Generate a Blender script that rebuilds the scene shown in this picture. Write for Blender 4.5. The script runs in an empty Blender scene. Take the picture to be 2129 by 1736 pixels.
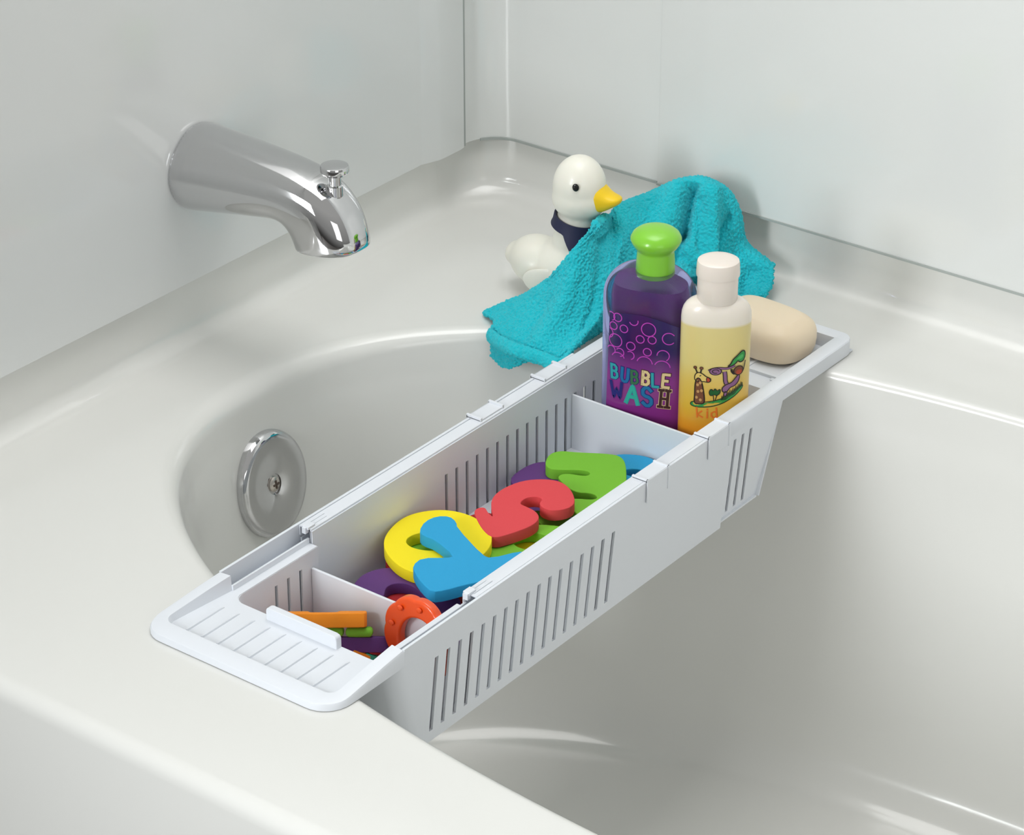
import bpy, bmesh, math, random
import numpy as np
from mathutils import Vector, Matrix
random.seed(7)
SC = bpy.context.scene
COL = SC.collection
PI = math.pi

# ------------------------------------------------------------------ helpers
class MB:
    """collects geometry, then links it as ONE mesh object"""
    def __init__(s): s.v = []; s.f = []; s.mi = []
    def add(s, verts, faces, mi=0):
        o = len(s.v)
        s.v += [tuple(map(float, p)) for p in verts]
        s.f += [[o + i for i in f] for f in faces]
        s.mi += [mi] * len(faces)
    def box(s, x0, x1, y0, y1, z0, z1, mi=0):
        s.add([(x0,y0,z0),(x1,y0,z0),(x1,y1,z0),(x0,y1,z0),(x0,y0,z1),(x1,y0,z1),(x1,y1,z1),(x0,y1,z1)],
              [(0,3,2,1),(4,5,6,7),(0,1,5,4),(1,2,6,5),(2,3,7,6),(3,0,4,7)], mi)
    def loft(s, rings, closed=True, cap0=False, cap1=False, mi=0):
        n = len(rings[0]); V = [p for r in rings for p in r]; F = []
        for i in range(len(rings) - 1):
            for j in range(n if closed else n - 1):
                a = i*n + j; b = i*n + (j+1) % n
                F.append((a, b, b + n, a + n))
        if cap0: F.append(tuple(reversed(range(n))))
        if cap1: F.append(tuple((len(rings)-1)*n + k for k in range(n)))
        s.add(V, F, mi)
    def lathe(s, prof, c=(0,0,0), n=40, mi=0, cap=True):
        rings = [[(c[0]+r*math.cos(2*PI*k/n), c[1]+r*math.sin(2*PI*k/n), c[2]+z) for k in range(n)] for r, z in prof]
        s.loft(rings, True, cap, cap, mi)
    def build(s, name, mats, parent=None, smooth=True, bevel=0, seg=2, sub=0, ang=40, solid=0, off=0, weld=True):
        me = bpy.data.meshes.new(name); me.from_pydata(s.v, [], s.f)
        for m in (mats if isinstance(mats, (list, tuple)) else [mats]): me.materials.append(m)
        me.polygons.foreach_set('material_index', s.mi)
        o = bpy.data.objects.new(name, me); COL.objects.link(o)
        bm = bmesh.new(); bm.from_mesh(me)
        if weld: bmesh.ops.remove_doubles(bm, verts=bm.verts, dist=1e-6)
        bmesh.ops.recalc_face_normals(bm, faces=bm.faces)
        bm.to_mesh(me); bm.free()
        if parent: o.parent = parent
        if solid:
            m = o.modifiers.new('s', 'SOLIDIFY'); m.thickness = solid; m.offset = off
            if not sub:
                m = o.modifiers.new('e', 'EDGE_SPLIT'); m.split_angle = math.radians(ang)
        if sub:
            m = o.modifiers.new('u', 'SUBSURF'); m.levels = sub; m.render_levels = sub
        if bevel:
            m = o.modifiers.new('b', 'BEVEL'); m.width = bevel; m.segments = seg; m.limit_method = 'ANGLE'; m.angle_limit = math.radians(35)
        if smooth:
            me.polygons.foreach_set('use_smooth', [True]*len(me.polygons))
            if not sub:
                m = o.modifiers.new('w', 'WEIGHTED_NORMAL') if bevel else None
                try:
                    me.set_sharp_from_angle(angle=math.radians(ang))
                except Exception: pass
        return o

def empty(name, loc=(0,0,0), rz=0):
    o = bpy.data.objects.new(name, None); COL.objects.link(o)
    o.location = loc; o.rotation_euler = (0,0,rz); o.empty_display_size = .02
    return o
def tag(o, label=None, cat=None, group=None, kind=None):
    if label: o['label'] = label
    if cat: o['category'] = cat
    if group: o['group'] = group
    if kind: o['kind'] = kind
    return o

def mat(name, col, rough=.4, metal=0, coat=0, trans=0, sss=0, bump=0, bscale=300, var=0, spec=.5, ior=1.45, sheen=0):
    m = bpy.data.materials.new(name); m.use_nodes = True
    nt = m.node_tree; b = nt.nodes['Principled BSDF']
    c = (*col, 1)
    b.inputs['Base Color'].default_value = c
    b.inputs['Roughness'].default_value = rough
    b.inputs['Metallic'].default_value = metal
    b.inputs['Coat Weight'].default_value = coat
    b.inputs['Coat Roughness'].default_value = .06
    b.inputs['Transmission Weight'].default_value = trans
    b.inputs['Specular IOR Level'].default_value = spec
    b.inputs['IOR'].default_value = ior
    b.inputs['Sheen Weight'].default_value = sheen
    if sss:
        b.inputs['Subsurface Weight'].default_value = sss
        b.inputs['Subsurface Radius'].default_value = (.008,.006,.004)
        b.inputs['Subsurface Scale'].default_value = .6
    tc = nt.nodes.new('ShaderNodeTexCoord')
    nz = nt.nodes.new('ShaderNodeTexNoise'); nz.inputs['Scale'].default_value = bscale; nz.inputs['Detail'].default_value = 3
    nt.links.new(tc.outputs['Object'], nz.inputs['Vector'])
    if var:
        mx = nt.nodes.new('ShaderNodeMixRGB'); mx.blend_type = 'MULTIPLY'; mx.inputs[0].default_value = var
        mx.inputs[1].default_value = c; nt.links.new(nz.outputs['Fac'], mx.inputs[2])
        nt.links.new(mx.outputs[0], b.inputs['Base Color'])
    if bump:
        bp = nt.nodes.new('ShaderNodeBump'); bp.inputs['Strength'].default_value = bump; bp.inputs['Distance'].default_value = .001
        nt.links.new(nz.outputs['Fac'], bp.inputs['Height']); nt.links.new(bp.outputs[0], b.inputs['Normal'])
    return m
def ramp_z(m, stops):
    """colour by height in object space"""
    nt = m.node_tree; b = nt.nodes['Principled BSDF']
    tc = nt.nodes.new('ShaderNodeTexCoord'); sx = nt.nodes.new('ShaderNodeSeparateXYZ')
    mr = nt.nodes.new('ShaderNodeMapRange'); cr = nt.nodes.new('ShaderNodeValToRGB')
    z0, z1 = stops[0][0], stops[-1][0]
    mr.inputs['From Min'].default_value = z0; mr.inputs['From Max'].default_value = z1
    nt.links.new(tc.outputs['Object'], sx.inputs[0]); nt.links.new(sx.outputs['Z'], mr.inputs['Value'])
    nt.links.new(mr.outputs[0], cr.inputs['Fac'])
    el = cr.color_ramp.elements
    while len(el) < len(stops): el.new(.5)
    for e, (z, c) in zip(el, stops):
        e.position = (z - z0)/(z1 - z0); e.color = (*c, 1)
    nt.links.new(cr.outputs['Color'], b.inputs['Base Color'])
    return m
def srgb(r, g, b):
    f = lambda c: (c/255/12.92) if c/255 <= .04045 else ((c/255+.055)/1.055)**2.4
    return (f(r), f(g), f(b))

def chaikin(p, n=2, closed=True):
    for _ in range(n):
        q = []
        L = len(p)
        for i in range(L if closed else L-1):
            a, b = p[i], p[(i+1) % L]
            q.append((.75*a[0]+.25*b[0], .75*a[1]+.25*b[1])); q.append((.25*a[0]+.75*b[0], .25*a[1]+.75*b[1]))
        p = q
    return p
def curve_mesh(name, polys, depth=0, bevel=0, bres=2):
    """filled outline(s) with holes -> mesh data"""
    cu = bpy.data.curves.new(name, 'CURVE'); cu.dimensions = '2D'; cu.fill_mode = 'BOTH' if depth else 'FRONT'
    cu.extrude = depth/2; cu.bevel_depth = bevel; cu.bevel_resolution = bres; cu.offset = -bevel
    for p in polys:
        s = cu.splines.new('POLY'); s.points.add(len(p)-1); s.use_cyclic_u = True
        for q, pt in zip(p, s.points): pt.co = (q[0], q[1], 0, 1)
    o = bpy.data.objects.new(name, cu); COL.objects.link(o)
    dg = bpy.context.evaluated_depsgraph_get()
    me = bpy.data.meshes.new_from_object(o.evaluated_get(dg))
    bpy.data.objects.remove(o); bpy.data.curves.remove(cu)
    return me
def slotted(mb, fn, us, vs, holes, mi=0):
    """grid plate fn(u,v); holes = list of (u0,u1,v0,v1) left open"""
    us = sorted(set([round(u,6) for u in us] + [round(h[i],6) for h in holes for i in (0,1)]))
    vs = sorted(set([round(v,6) for v in vs] + [round(h[i],6) for h in holes for i in (2,3)]))
    V = [fn(u, v) for u in us for v in vs]; F = []; n = len(vs)
    for i in range(len(us)-1):
        for j in range(n-1):
            cu, cv = (us[i]+us[i+1])/2, (vs[j]+vs[j+1])/2
            if any(h[0] < cu < h[1] and h[2] < cv < h[3] for h in holes): continue
            F.append((i*n+j, (i+1)*n+j, (i+1)*n+j+1, i*n+j+1))
    used = sorted({k for f in F for k in f}); mp = {k: q for q, k in enumerate(used)}
    mb.add([V[k] for k in used], [[mp[k] for k in f] for f in F], mi)

# ------------------------------------------------------------------ materials
M_TUB   = mat('tub_acrylic', srgb(226,226,222), .19, coat=.45)
M_WALL  = mat('wall_panel_acrylic', srgb(227,229,227), .2, coat=.4)
M_WALLL = mat('wall_panel_left_acrylic', srgb(223,225,224), .17, coat=.4)
M_CADDY = mat('white_plastic', srgb(225,229,235), .38, sss=0)
M_CHROME= mat('chrome', (.62,.62,.63), .035, metal=1)
M_STEEL = mat('screw_steel', (.62,.57,.52), .28, metal=1)
M_DARK  = mat('dark_slot', (.03,.028,.026), .6)
M_GAP_SHADE = mat('gap_shade_grey', srgb(168,174,171), .6)  # grey put in for the shade inside the panel gaps
M_FLOOR = mat('floor_vinyl', srgb(70,66,62), .5, var=.15, bscale=8)

# ------------------------------------------------------------------ bathtub
CX, CY, A_, B_, NE = .34, .330, .709, .335, 2.3
NT = 640
def contour(t):
    c, s = math.cos(t), math.sin(t)
    return np.array([CX + A_*math.copysign(abs(c)**(2/NE), c), CY + B_*math.copysign(abs(s)**(2/NE), s)])
ts = []
# even arc length sampling
fine = np.array([contour(2*PI*k/6000) for k in range(6001)])
L = np.concatenate([[0], np.cumsum(np.linalg.norm(np.diff(fine, axis=0), axis=1))])
ring0 = np.array([[np.interp(L[-1]*k/NT, L, fine[:,i]) for i in (0,1)] for k in range(NT)])
tang = np.roll(ring0, -1, 0) - np.roll(ring0, 1, 0)
tang /= np.linalg.norm(tang, axis=1)[:,None]
nin = np.stack([-tang[:,1], tang[:,0]], 1)          # inward
leftness = np.clip((-nin[:,0]*-1), 0, 1)            # 1 at the faucet end
leftness = np.clip(nin[:,0], 0, 1)
RX0, RX1, RY0, RY1, RC = -.440, 1.12, -.104, .728, .030
def rect_hit(p, c=np.array([CX, CY])):
    d = p - c
    lo, hi = .2, 12.
    def inside(q):
        rc = RC if (q[0] < CX and q[1] > CY) else .004
        cx = min(max(q[0], RX0+rc), RX1-rc); cy = min(max(q[1], RY0+rc), RY1-rc)
        return math.hypot(q[0]-cx, q[1]-cy) <= rc
    for _ in range(50):
        m = (lo+hi)/2
        if inside(c + d*m): lo = m
        else: hi = m
    return c + d*lo
outer = np.array([rect_hit(p) for p in ring0])
tub = MB()
rings = []
mk = lambda P, z: [(p[0], p[1], (z[i] if hasattr(z,'__len__') else z)) for i, p in enumerate(P)]
r_f = .007 + .012*leftness**2
start = ring0 - nin*(r_f*.45)[:,None]
rings.append(mk(outer, 0))
rings.append(mk(outer*.5 + start*.5, 0))
rings.append(mk(start - nin*.002, 0))
for k in range(0, 7):                                # rolled rim
    a = (PI/2)*k/6*.93
    rings.append(mk(start + nin*(r_f*math.sin(a))[:,None], -(r_f*(1-math.cos(a)))))
KN = np.array(((.004,-.028),(.010,-.055),(.016,-.09),(.029,-.16),(.042,-.230),(.053,-.285),(.062,-.317),(.076,-.343),(.100,-.360),(.135,-.366),(.17,-.367)))
def crs(P, t):
    n_ = len(P); t = t*(n_-1); i = min(int(t), n_-2); f = t - i
    p0, p1, p2, p3 = P[max(i-1,0)], P[i], P[i+1], P[min(i+2,n_-1)]
    return .5*((2*p1)+(-p0+p2)*f+(2*p0-5*p1+4*p2-p3)*f*f+(-p0+3*p1-3*p2+p3)*f**3)
for d, z in [crs(KN, q/40) for q in range(1, 41)]:
    rings.append(mk(ring0 + nin*d + nin*(r_f*.35)[:,None], z))
c = np.array([CX, CY])
rings.append(mk(c + (ring0 + nin*.17 - c)*.5, -.368))
tub.loft(rings, True)
cen = len(tub.v); tub.v.append((CX, CY, -.369)); base = (len(rings)-1)*NT
for j in range(NT): tub.f.append([base+j, base+(j+1) % NT, cen]); tub.mi.append(0)
# upstand along the walls, apron along the front
def outn(i):
    p = outer[i]
    rc = RC
    if p[0] < RX0+rc and p[1] > RY1-rc:
        q = p - np.array([RX0+rc, RY1-rc]); return q/np.linalg.norm(q)
    if abs(p[1]-RY1) < 1e-3: return np.array([0,1.])
    if abs(p[0]-RX0) < 1e-3: return np.array([-1.,0])
    if abs(p[0]-RX1) < 1e-3: return np.array([1.,0])
    return np.array([0,-1.])
def prof(kind):
    if kind == 'up':
        R_ = .020; pr = [(R_*math.sin(a), R_*(1-math.cos(a))) for a in np.linspace(0, PI/2, 7)]
        return pr + [(.0235, .05), (.0240, .085)]
    R_ = .013; pr = [(R_*math.sin(a), -R_*(1-math.cos(a))) for a in np.linspace(0, PI/2, 7)]
    return pr + [(.014, -.12), (.012, -.30), (.012, -.46)]
for i in range(NT):
    j = (i+1) % NT
    ki = 'down' if abs(outer[i][1]-RY0) < .006 and abs(outer[j][1]-RY0) < .006 else 'up'
    if ki == 'down': ni = nj = np.array([0,-1.])
    else: ni, nj = outn(i), outn(j)
    sc_i = 1 + .9*max(0, ni[1]) if ki == 'up' else 1
    sc_j = 1 + .9*max(0, nj[1]) if ki == 'up' else 1
    pr = prof(ki)
    V = []
    for (d, z) in pr:
        a = outer[i] + ni*d*sc_i; b = outer[j] + nj*d*sc_j
        V += [(a[0],a[1],z), (b[0],b[1],z)]
    tub.add(V, [(2*k, 2*k+1, 2*k+3, 2*k+2) for k in range(len(pr)-1)])
TUB = tub.build('bathtub', M_TUB, ang=60)
tag(TUB, 'glossy white bathtub with oval end and wide front rim, below the chrome spout', 'bathtub')
# overflow cover on the end wall of the tub
def overflow():
    m = MB()
    R0 = .043
    prof_ = [(R0*.98,-.004),(R0,-.002),(R0,.0125),(R0*.985,.0150),(R0*.95,.0172),(R0*.90,.0184),(R0*.84,.0186),(R0*.6,.0180),(R0*.3,.0172),(.0085,.0160),(.0082,.0145),(0.0001,.0145)]
    n = 72; rs = []
    for r, z in prof_:
        rg = []
        for k in range(n):
            a = 2*PI*k/n
            zz = z
            if z < .001 and r > .02:                 # raised foot: gap at the lower edge
                zz = z + .0055*max(0, -math.sin(a)-.05)**.6 if math.sin(a) < -.05 else z
            rg.append((r*math.cos(a), r*1.10*math.sin(a), zz))
        rs.append(rg)
    m.loft(rs, True)
    o = m.build('overflow_cover', M_CHROME, TUB, ang=50)
    sx = MB(); sx.lathe([(.0001,.0145),(.0066,.0145),(.0066,.0160),(.0054,.0172),(.0001,.0178)], n=28)
    s_ = sx.build('screw', M_STEEL, o)
    cr = MB(); cr.box(-.0037,.0037,-.0008,.0008,.0170,.0183); cr.box(-.0008,.0008,-.0037,.0037,.0170,.0183)
    x_ = cr.build('screw', mat('screw_recess',(.1,.07,.055),.6), o, smooth=False)
    s_['label'] = 'steel cross-head screw'; x_['label'] = 'dark cross recess of the screw'; x_.name = 'screw_recess'
    # frame: local Z = wall normal
    z = Vector((.985, .055, .16)).normalized(); x = Vector((-.055,.985,0)).normalized(); x = (x - z*x.dot(z)).normalized(); y = z.cross(x)
    Mx = Matrix((( x.x,y.x,z.x, -.3560),(x.y,y.y,z.y,.3235),(x.z,y.z,z.z,-.0905),(0,0,0,1)))
    o.matrix_world = Mx
    o['label'] = 'round chrome overflow cover'
overflow()
dr = MB(); n = 64
dr.loft([[( -.135+r*math.cos(2*PI*k/n), .44+r*math.sin(2*PI*k/n), z) for k in range(n)] for r, z in ((.062,-.3495),(.060,-.3478),(.058,-.3495))], True)
#dr.build('drain_recess_ring', M_TUB, TUB)

# ------------------------------------------------------------------ walls, floor
w = MB()
ZB, ZT = .0565, 2.2
def vert_strip(mb, pts, z0, z1, th=None):
    for (a, b) in zip(pts[:-1], pts[1:]):
        mb.add([(a[0],a[1],z0),(b[0],b[1],z0),(b[0],b[1],z1),(a[0],a[1],z1)], [(0,1,2,3)])
plan = [(-.475,-1.4),(-.455,-1.4),(-.455,.668),(-.4545,.6695),(-.4487,.6865),(-.4480,.6905),(-.4480,.719),(-.4490,.7248),(-.475,.7252)]
vert_strip(w, plan, ZB, ZT)
w.add([(p[0],p[1],ZB) for p in plan], [tuple(range(len(plan)))])
w.box(-.475,-.4575,-1.4,-.1185,-.46,ZB+.001)
o = w.build('wall_left', M_WALLL, ang=30); tag(o, 'grey-white glossy end wall panel behind the spout', 'wall', kind='structure')
w = MB(); rC = .036; xA, yA = -.4525, .7665
plan = [(-.475,.7276),(xA-.001,.7278),(xA,.7284)] + [(xA+rC-rC*math.cos(a), yA-rC+rC*math.sin(a)) for a in np.linspace(0, PI/2, 12)] + [(-.2568,yA),(-.2568,yA+.02),(-.475,yA+.02)]
vert_strip(w, plan, ZB+.001, ZT)
w.add([(p[0],p[1],ZB+.001) for p in plan], [tuple(range(len(plan)))])
o = w.build('wall_corner', M_WALL, ang=30); tag(o, 'narrow white corner panel with rounded inside corner', 'wall', kind='structure')
w = MB()
plan = [(-.2564,yA+.02),(-.2564,yA-.0012),(-.2540,yA-.0020),(-.222,yA-.0030),(-.208,yA-.0062),(-.200,yA-.007),(1.35,yA-.007),(1.35,yA+.02)]
vert_strip(w, plan, ZB+.001, ZT)
w.add([(p[0],p[1],ZB+.001) for p in plan], [tuple(range(len(plan)))])
o = w.build('wall_back', M_WALL, ang=30); tag(o, 'pale white long wall panel behind the tub', 'wall', kind='structure')
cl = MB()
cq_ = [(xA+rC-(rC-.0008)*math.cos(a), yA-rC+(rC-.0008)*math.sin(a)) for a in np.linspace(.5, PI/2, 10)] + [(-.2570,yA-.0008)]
vert_strip(cl, cq_, ZB-.0004, ZB+.0020)  # grey strip painted in for the shaded gap below the corner panel
o = cl.build('gap_line_1', M_GAP_SHADE, solid=.0012, off=0); tag(o, 'thin grey caulk line under the corner panel', 'shade', kind='structure')
cl = MB(); vert_strip(cl, [(-.2560,yA-.0030),(-.210,yA-.0066),(-.2,yA-.0078),(1.35,yA-.0078)], ZB-.0004, ZB+.0016)  # same painted gap shade, below the long panel
o = cl.build('gap_line_2', M_GAP_SHADE, solid=.0012, off=0); tag(o, 'thin grey caulk line under the long wall panel', 'shade', kind='structure')
cl = MB(); cl.box(-.4550,-.4497,.7250,.7280,ZB+.0005,ZT)  # grey strip stands in for the dark of the open seam
o = cl.build('gap_line_3', M_GAP_SHADE, smooth=False); tag(o, 'vertical grey joint between the end panel and the corner panel', 'shade', kind='structure')
fl = MB(); fl.box(-.475,2.6,-2.6,.80,-.50,-.46)
o = fl.build('floor', M_FLOOR, smooth=False); tag(o, 'grey vinyl bathroom floor in front of the tub', 'floor', kind='structure')

# ------------------------------------------------------------------ tub spout
sp = empty('tub_spout', (-.455,.372,.157)); tag(sp, 'chrome tub spout with a pull-up diverter knob, mounted on the end wall', 'faucet')
secs = [((-.4565,.1975),(-.4565,.1200),.0385,2.0),((-.452,.1974),(-.452,.1205),.0383,2.05),((-.43,.1962),(-.431,.1250),.0364,2.15),((-.40,.1945),(-.402,.1310),.0342,2.25),
        ((-.37,.1925),(-.376,.1362),.0322,2.4),((-.345,.1900),(-.360,.1400),.0306,2.55),((-.327,.1865),(-.351,.1408),.0297,2.7),((-.312,.1815),(-.3455,.1390),.0290,2.8),
        ((-.299,.1735),(-.3418,.1352),.0284,2.8),((-.2895,.1635),(-.3394,.1310),.0280,2.8),((-.2825,.1510),(-.3378,.1270),.0277,2.8),((-.2790,.1400),(-.3370,.1245),.0275,2.8),((-.2770,.1285),(-.3366,.1225),.0274,2.8)]
n = 64; rings = []
for T, Bq, wd, ex in secs:
    cxz = ((T[0]+Bq[0])/2, (T[1]+Bq[1])/2); ax = ((T[0]-Bq[0])/2, (T[1]-Bq[1])/2)
    rg = []
    for k in range(n):
        a = 2*PI*k/n; cc, ss = math.cos(a), math.sin(a)
        q = math.copysign(abs(cc)**(2/ex), cc); v = math.copysign(abs(ss)**(2/ex), ss)
        taper = 1 - .10*max(0, q)
        rg.append((cxz[0]+ax[0]*q+.455, wd*v*taper, cxz[1]+ax[1]*q-.157))
    rings.append(rg)
m = MB(); m.loft(rings, True, cap0=True)
# mouth: inward lip
last = rings[-1]; cq = np.mean(np.array(last), axis=0)
inner = [tuple(cq + (np.array(p)-cq)*.9) for p in last]; deep = [(p[0], p[1], p[2]+.02) for p in inner]
m.loft([last, inner, deep], True, cap1=True)
m.build('spout_body', M_CHROME, sp, ang=50, sub=1)
kb = MB(); kx, ky, kz = -.3035+.455, 0, 0
kb.lathe([(.0052,.180-.157),(.0052,.1915-.157)], (kx,ky,0), 28)
kb.build('diverter_stem', M_CHROME, sp)
kb = MB(); kb.lathe([(.006,.1905-.157),(.0105,.1912-.157),(.0118,.193-.157),(.0118,.1965-.157),(.0112,.198-.157),(.0095,.1986-.157)], (kx,ky,0), 40)
kb.build('diverter_knob', M_CHROME, sp, ang=35)
kb = MB(); kb.lathe([(.0066,.172-.157),(.0066,.1805-.157),(.0055,.1815-.157)], (kx,ky,0), 28)
kb.build('diverter_collar', M_CHROME, sp)

# ------------------------------------------------------------------ bath caddy
CAD = empty('bath_caddy', (-.08,.3,0)); tag(CAD, 'white plastic slotted bath caddy laid across the tub, holding foam letters and bottles', 'bath caddy')
def cad(mb, name, **k):
    for i, v in enumerate(mb.v): mb.v[i] = (v[0]+.08, v[1]-.3, v[2])
    return mb.build(name, M_CADDY, CAD, **k)
XR, XL = .0085, -.1665
mirror = lambda x: XR + XL - x          # right-hand x -> left-hand x
SLOT = [.108 + .01361*i for i in range(17)]
SW = .0042
# ---- front basket: side walls, front wall, floor (outer shell with slots)
mb = MB()
rc = .014; yF = .058; xw = .0085; zb = -.0835
def shell(x, side):     # straight side walls
    def fn(u, v):
        t = max(0, -v-.0098)*.06; lean = .055*(v+.010)
        xx = x - t if side > 0 else mirror(x - t)
        return (xx, u + lean*(1 if v < -.01 else 0), v)
    return fn
holes = [(y-SW/2, y+SW/2, -.0735, -.0098) for y in SLOT]
for side in (1, -1):
    hh = holes if side > 0 else [(h[0]-.003, h[1]+.003, h[2], h[3]) for h in holes[:3]] + holes[3:]
    slotted(mb, shell(xw, side), [.1025, .20, .30, .40, .4885], [-.083, -.0735, -.05, -.03, -.0098, .0004, .0140], hh)
def arc_front(u, v):    # rounded corners + sloping front wall
    t = (-v)*.055; slope = (-v)*.16
    lean = .055*(v+.010)*(1 if v < -.01 else 0)
    return None
zs = [.0004, -.0098, -.03, -.05, -.0735, -.083]
path = [(xw, .1025, 1, 0)] + [(xw-rc+rc*math.cos(a), yF+rc-rc*math.sin(a), math.cos(a), -math.sin(a)) for a in np.linspace(0.001, PI/2, 9)]
path = path + [(mirror(p[0]), p[1], -p[2], p[3]) for p in reversed(path)]
rg = []
for z in zs:
    row = []
    for (x, y, nx, ny) in path:
        lean = .055*(z+.010)*(1 if z < -.01 else 0)
        row.append((x - nx*max(0, -z-.0098)*.06, y + ((-z)*.31 if y < .08 else 0) + lean, z))
    rg.append(row)
mb.loft(rg, closed=False)
cad(mb, 'front_basket', solid=.002, off=-1, ang=45)
mb = MB(); mb.box(-.1585,.0005,.096,.486,-.0840,-.0815)
cad(mb, 'basket_floor', bevel=.0005)
# ---- lips and channels of the front basket, both sides
mb = MB()
def both(x0, x1, y0, y1, z0, z1):
    mb.box(x0, x1, y0, y1, z0, z1); mb.box(mirror(x1), mirror(x0), y0, y1, z0, z1)
both(.0062, .00856, .0718, .4885, -.0002, .0145)      # outer lip
mb.box(XL-.00006, XL+.0023, .4880, .511, -.006, .0145)
both(-.0034, .0064, .0718, .4885, -.0075, -.0055)   # channel floor
both(-.0048, -.0030, .0718, .1575, -.006, .0066)    # inner lip
both(-.0121, -.0044, .0600, .1575, -.0010, .00225)    # ledge
cad(mb, 'side_channel', bevel=.0003, weld=False)
# ---- inner wall of the first compartment (with three slots)
mb = MB()
xi = -.0115; SL1 = [.110, .1238, .1376]
h3 = [(y-.0016, y+.0016, -.066, -.0095) for y in SL1]
slotted(mb, lambda u, v: (xi, u - (v*.31 if u < .08 else 0), v), [.074, .150, .158], [-.081, -.0095, .0015], h3)
slotted(mb, lambda u, v: (mirror(xi), u - (v*.31 if u < .08 else 0), v), [.074, .150, .158], [-.081, -.0095, .0015], h3)
rr = .011; r2 = .0025
pth = [(xi, .074)] + [(xi-r2+r2*math.cos(a), .063+r2-r2*math.sin(a)) for a in np.linspace(0, PI/2, 5)]
pth += [(mirror(xi)+rr-rr*math.sin(a), .063+rr-rr*math.cos(a)) for a in np.linspace(0, PI/2, 7)]
mb.loft([[(p[0], p[1]-z*.31, z) for p in pth] for z in (.0015, -.0095, -.081)], closed=False)
for v in list(mb.v): pass
cad(mb, 'compartment_wall', solid=.0016, off=0, ang=45)
# ---- tray: rim + floor + ridges
mb = MB()
def zr(y): return .0062 + (.0145-.0062)*min(1, max(0, (y-.006)/.062))
def upath(x1, x0, yb, yf, r, flare=0, nn=9):
    P = [(x1, yb), (x1, yb*.66+(yf+r)*.34), (x1, yb*.33+(yf+r)*.67)]
    P += [(x1-r+r*math.cos(a), yf+r-r*math.sin(a)) for a in np.linspace(0, PI/2, nn)]
    Q = [((x1+x0)-p[0], p[1]) for p in reversed(P)]
    Q = [(p[0]-flare*max(0, 1-(p[1]-yf)/(yb-yf)), p[1]) for p in Q]
    return P + Q
po = upath(XR, XL, .072, -.0085, .022, .007)
pi = upath(XR-.0112, XL+.0112, .072, .0075, .008, .007)
pi2 = upath(XR-.0122, XL+.0122, .072, .0090, .007, .006)
R1 = [(p[0], p[1], 0.0004) for p in po]
R2 = [(p[0], p[1], zr(p[1])-.0022) for p in po]
cen = (-.08, .04)
ins = lambda p, d: (p[0]+(q:=np.array(cen)-np.array(p))[0]/np.linalg.norm(q)*d, p[1]+q[1]/np.linalg.norm(q)*d)
R3 = [(*ins(p, .0010), zr(p[1])-.0006) for p in po]
R4 = [(*ins(p, .0026), zr(p[1])) for p in po]
R5 = [(p[0], p[1], zr(p[1])) for p in pi]
R6 = [(p[0], p[1], .0018) for p in pi2]
mb.loft([R1, R2, R3, R4, R5, R6], closed=False)
nP = len(R1)
for k in (0, nP-1):
    mb.add([R[k] for R in (R1, R2, R3, R4, R5, R6)], [(0,1,2,3,4,5)])
cad(mb, 'tray_rim', ang=35)
# floor with the rounded opening edge
fo = [(XR-.006, .073), (XR-.006, .002), (XL+.002, .002), (XL+.005, .073), (mirror(xi), .073)]
for a in np.linspace(0, PI/2, 7): fo.append((mirror(xi)+rr-rr*math.cos(a), .063+rr-rr*math.sin(a)))
for a in np.linspace(PI/2, 0, 5): fo.append((xi-r2+r2*math.cos(a), .063+r2-r2*math.sin(a)))
fo.append((xi, .073))
me = curve_mesh('tray_floor', [fo], .0014, .0002, 1)
for v in me.vertices: v.co.x += .08; v.co.y -= .3; v.co.z += .0013
me.materials.append(M_CADDY)
o = bpy.data.objects.new('tray_floor', me); COL.objects.link(o); o.parent = CAD
for i in range(9):
    x = -.1437 + i*.01485
    mb = MB(); y0, y1 = .011, .0525
    mb.loft([[(x-.0011,y,.0016),(x-.0007,y,zt),(x+.0007,y,zt),(x+.0011,y,.0016)] for y, zt in ((y0,.0036),(y0+.003,.0036),(y1-.006,.0034),(y1,.0020))], closed=True, cap0=True, cap1=True)
    cad(mb, 'tray_ridge', ang=30)
mb = MB()
mb.loft([[(x,y,z) for x, z in ((-.1085,.001),(-.1085,.0098),(-.1078,.0116),(-.1055,.0124),(-.0455,.0124),(-.0430,.0116),(-.0420,.0098),(-.0420,.001))] for y in (.0575,.0635)], True, True, True)
cad(mb, 'tray_stop', bevel=.0008, seg=3)
# ---- sliding basket (rear, nested inside): rail/rim sweep, slotted walls, slanted end, soap tray
mb = MB()
po = [(.0060,.158),(.0060,.25),(.0060,.35),(.0060,.4885),(.0062,.4900),(.0070,.4912),(.0072,.55),(.0072,.60)]
rb = .013
po += [(.0072-rb+rb*math.cos(a), .683-rb+rb*math.sin(a)) for a in np.linspace(0, PI/2, 8)]
po = po + [(mirror(p[0]), p[1]) for p in reversed(po)]
def inr(p, wv): 
    q = np.array(p)
    x = min(q[0], .0072-wv) if q[0] > -.08 else max(q[0], mirror(.0072-wv)); y = min(q[1], .683-wv)
    return (x, y)
low = lambda p: .0055 if p[1] < .4895 else .0008
R1 = [(p[0], p[1], low(p)) for p in po]
R2 = [(p[0], p[1], .0132) for p in po]
R3 = [(*inr(p, .0005), .0141) for p in po]; R3 = [(r[0]-(.0005 if r[0]>-.08 else -.0005), r[1], r[2]) for r in R3]
R4 = [(*inr(p, .0125), .0145) for p in po]
R5 = [(*inr(p, .0133), .0140) for p in po]
R6 = [(*inr(p, .0133), .0020) for p in po]
mb.loft([R1, R2, R3, R4, R5, R6], closed=False)
cad(mb, 'sliding_rim', solid=.0012, off=-1, ang=35)
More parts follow.
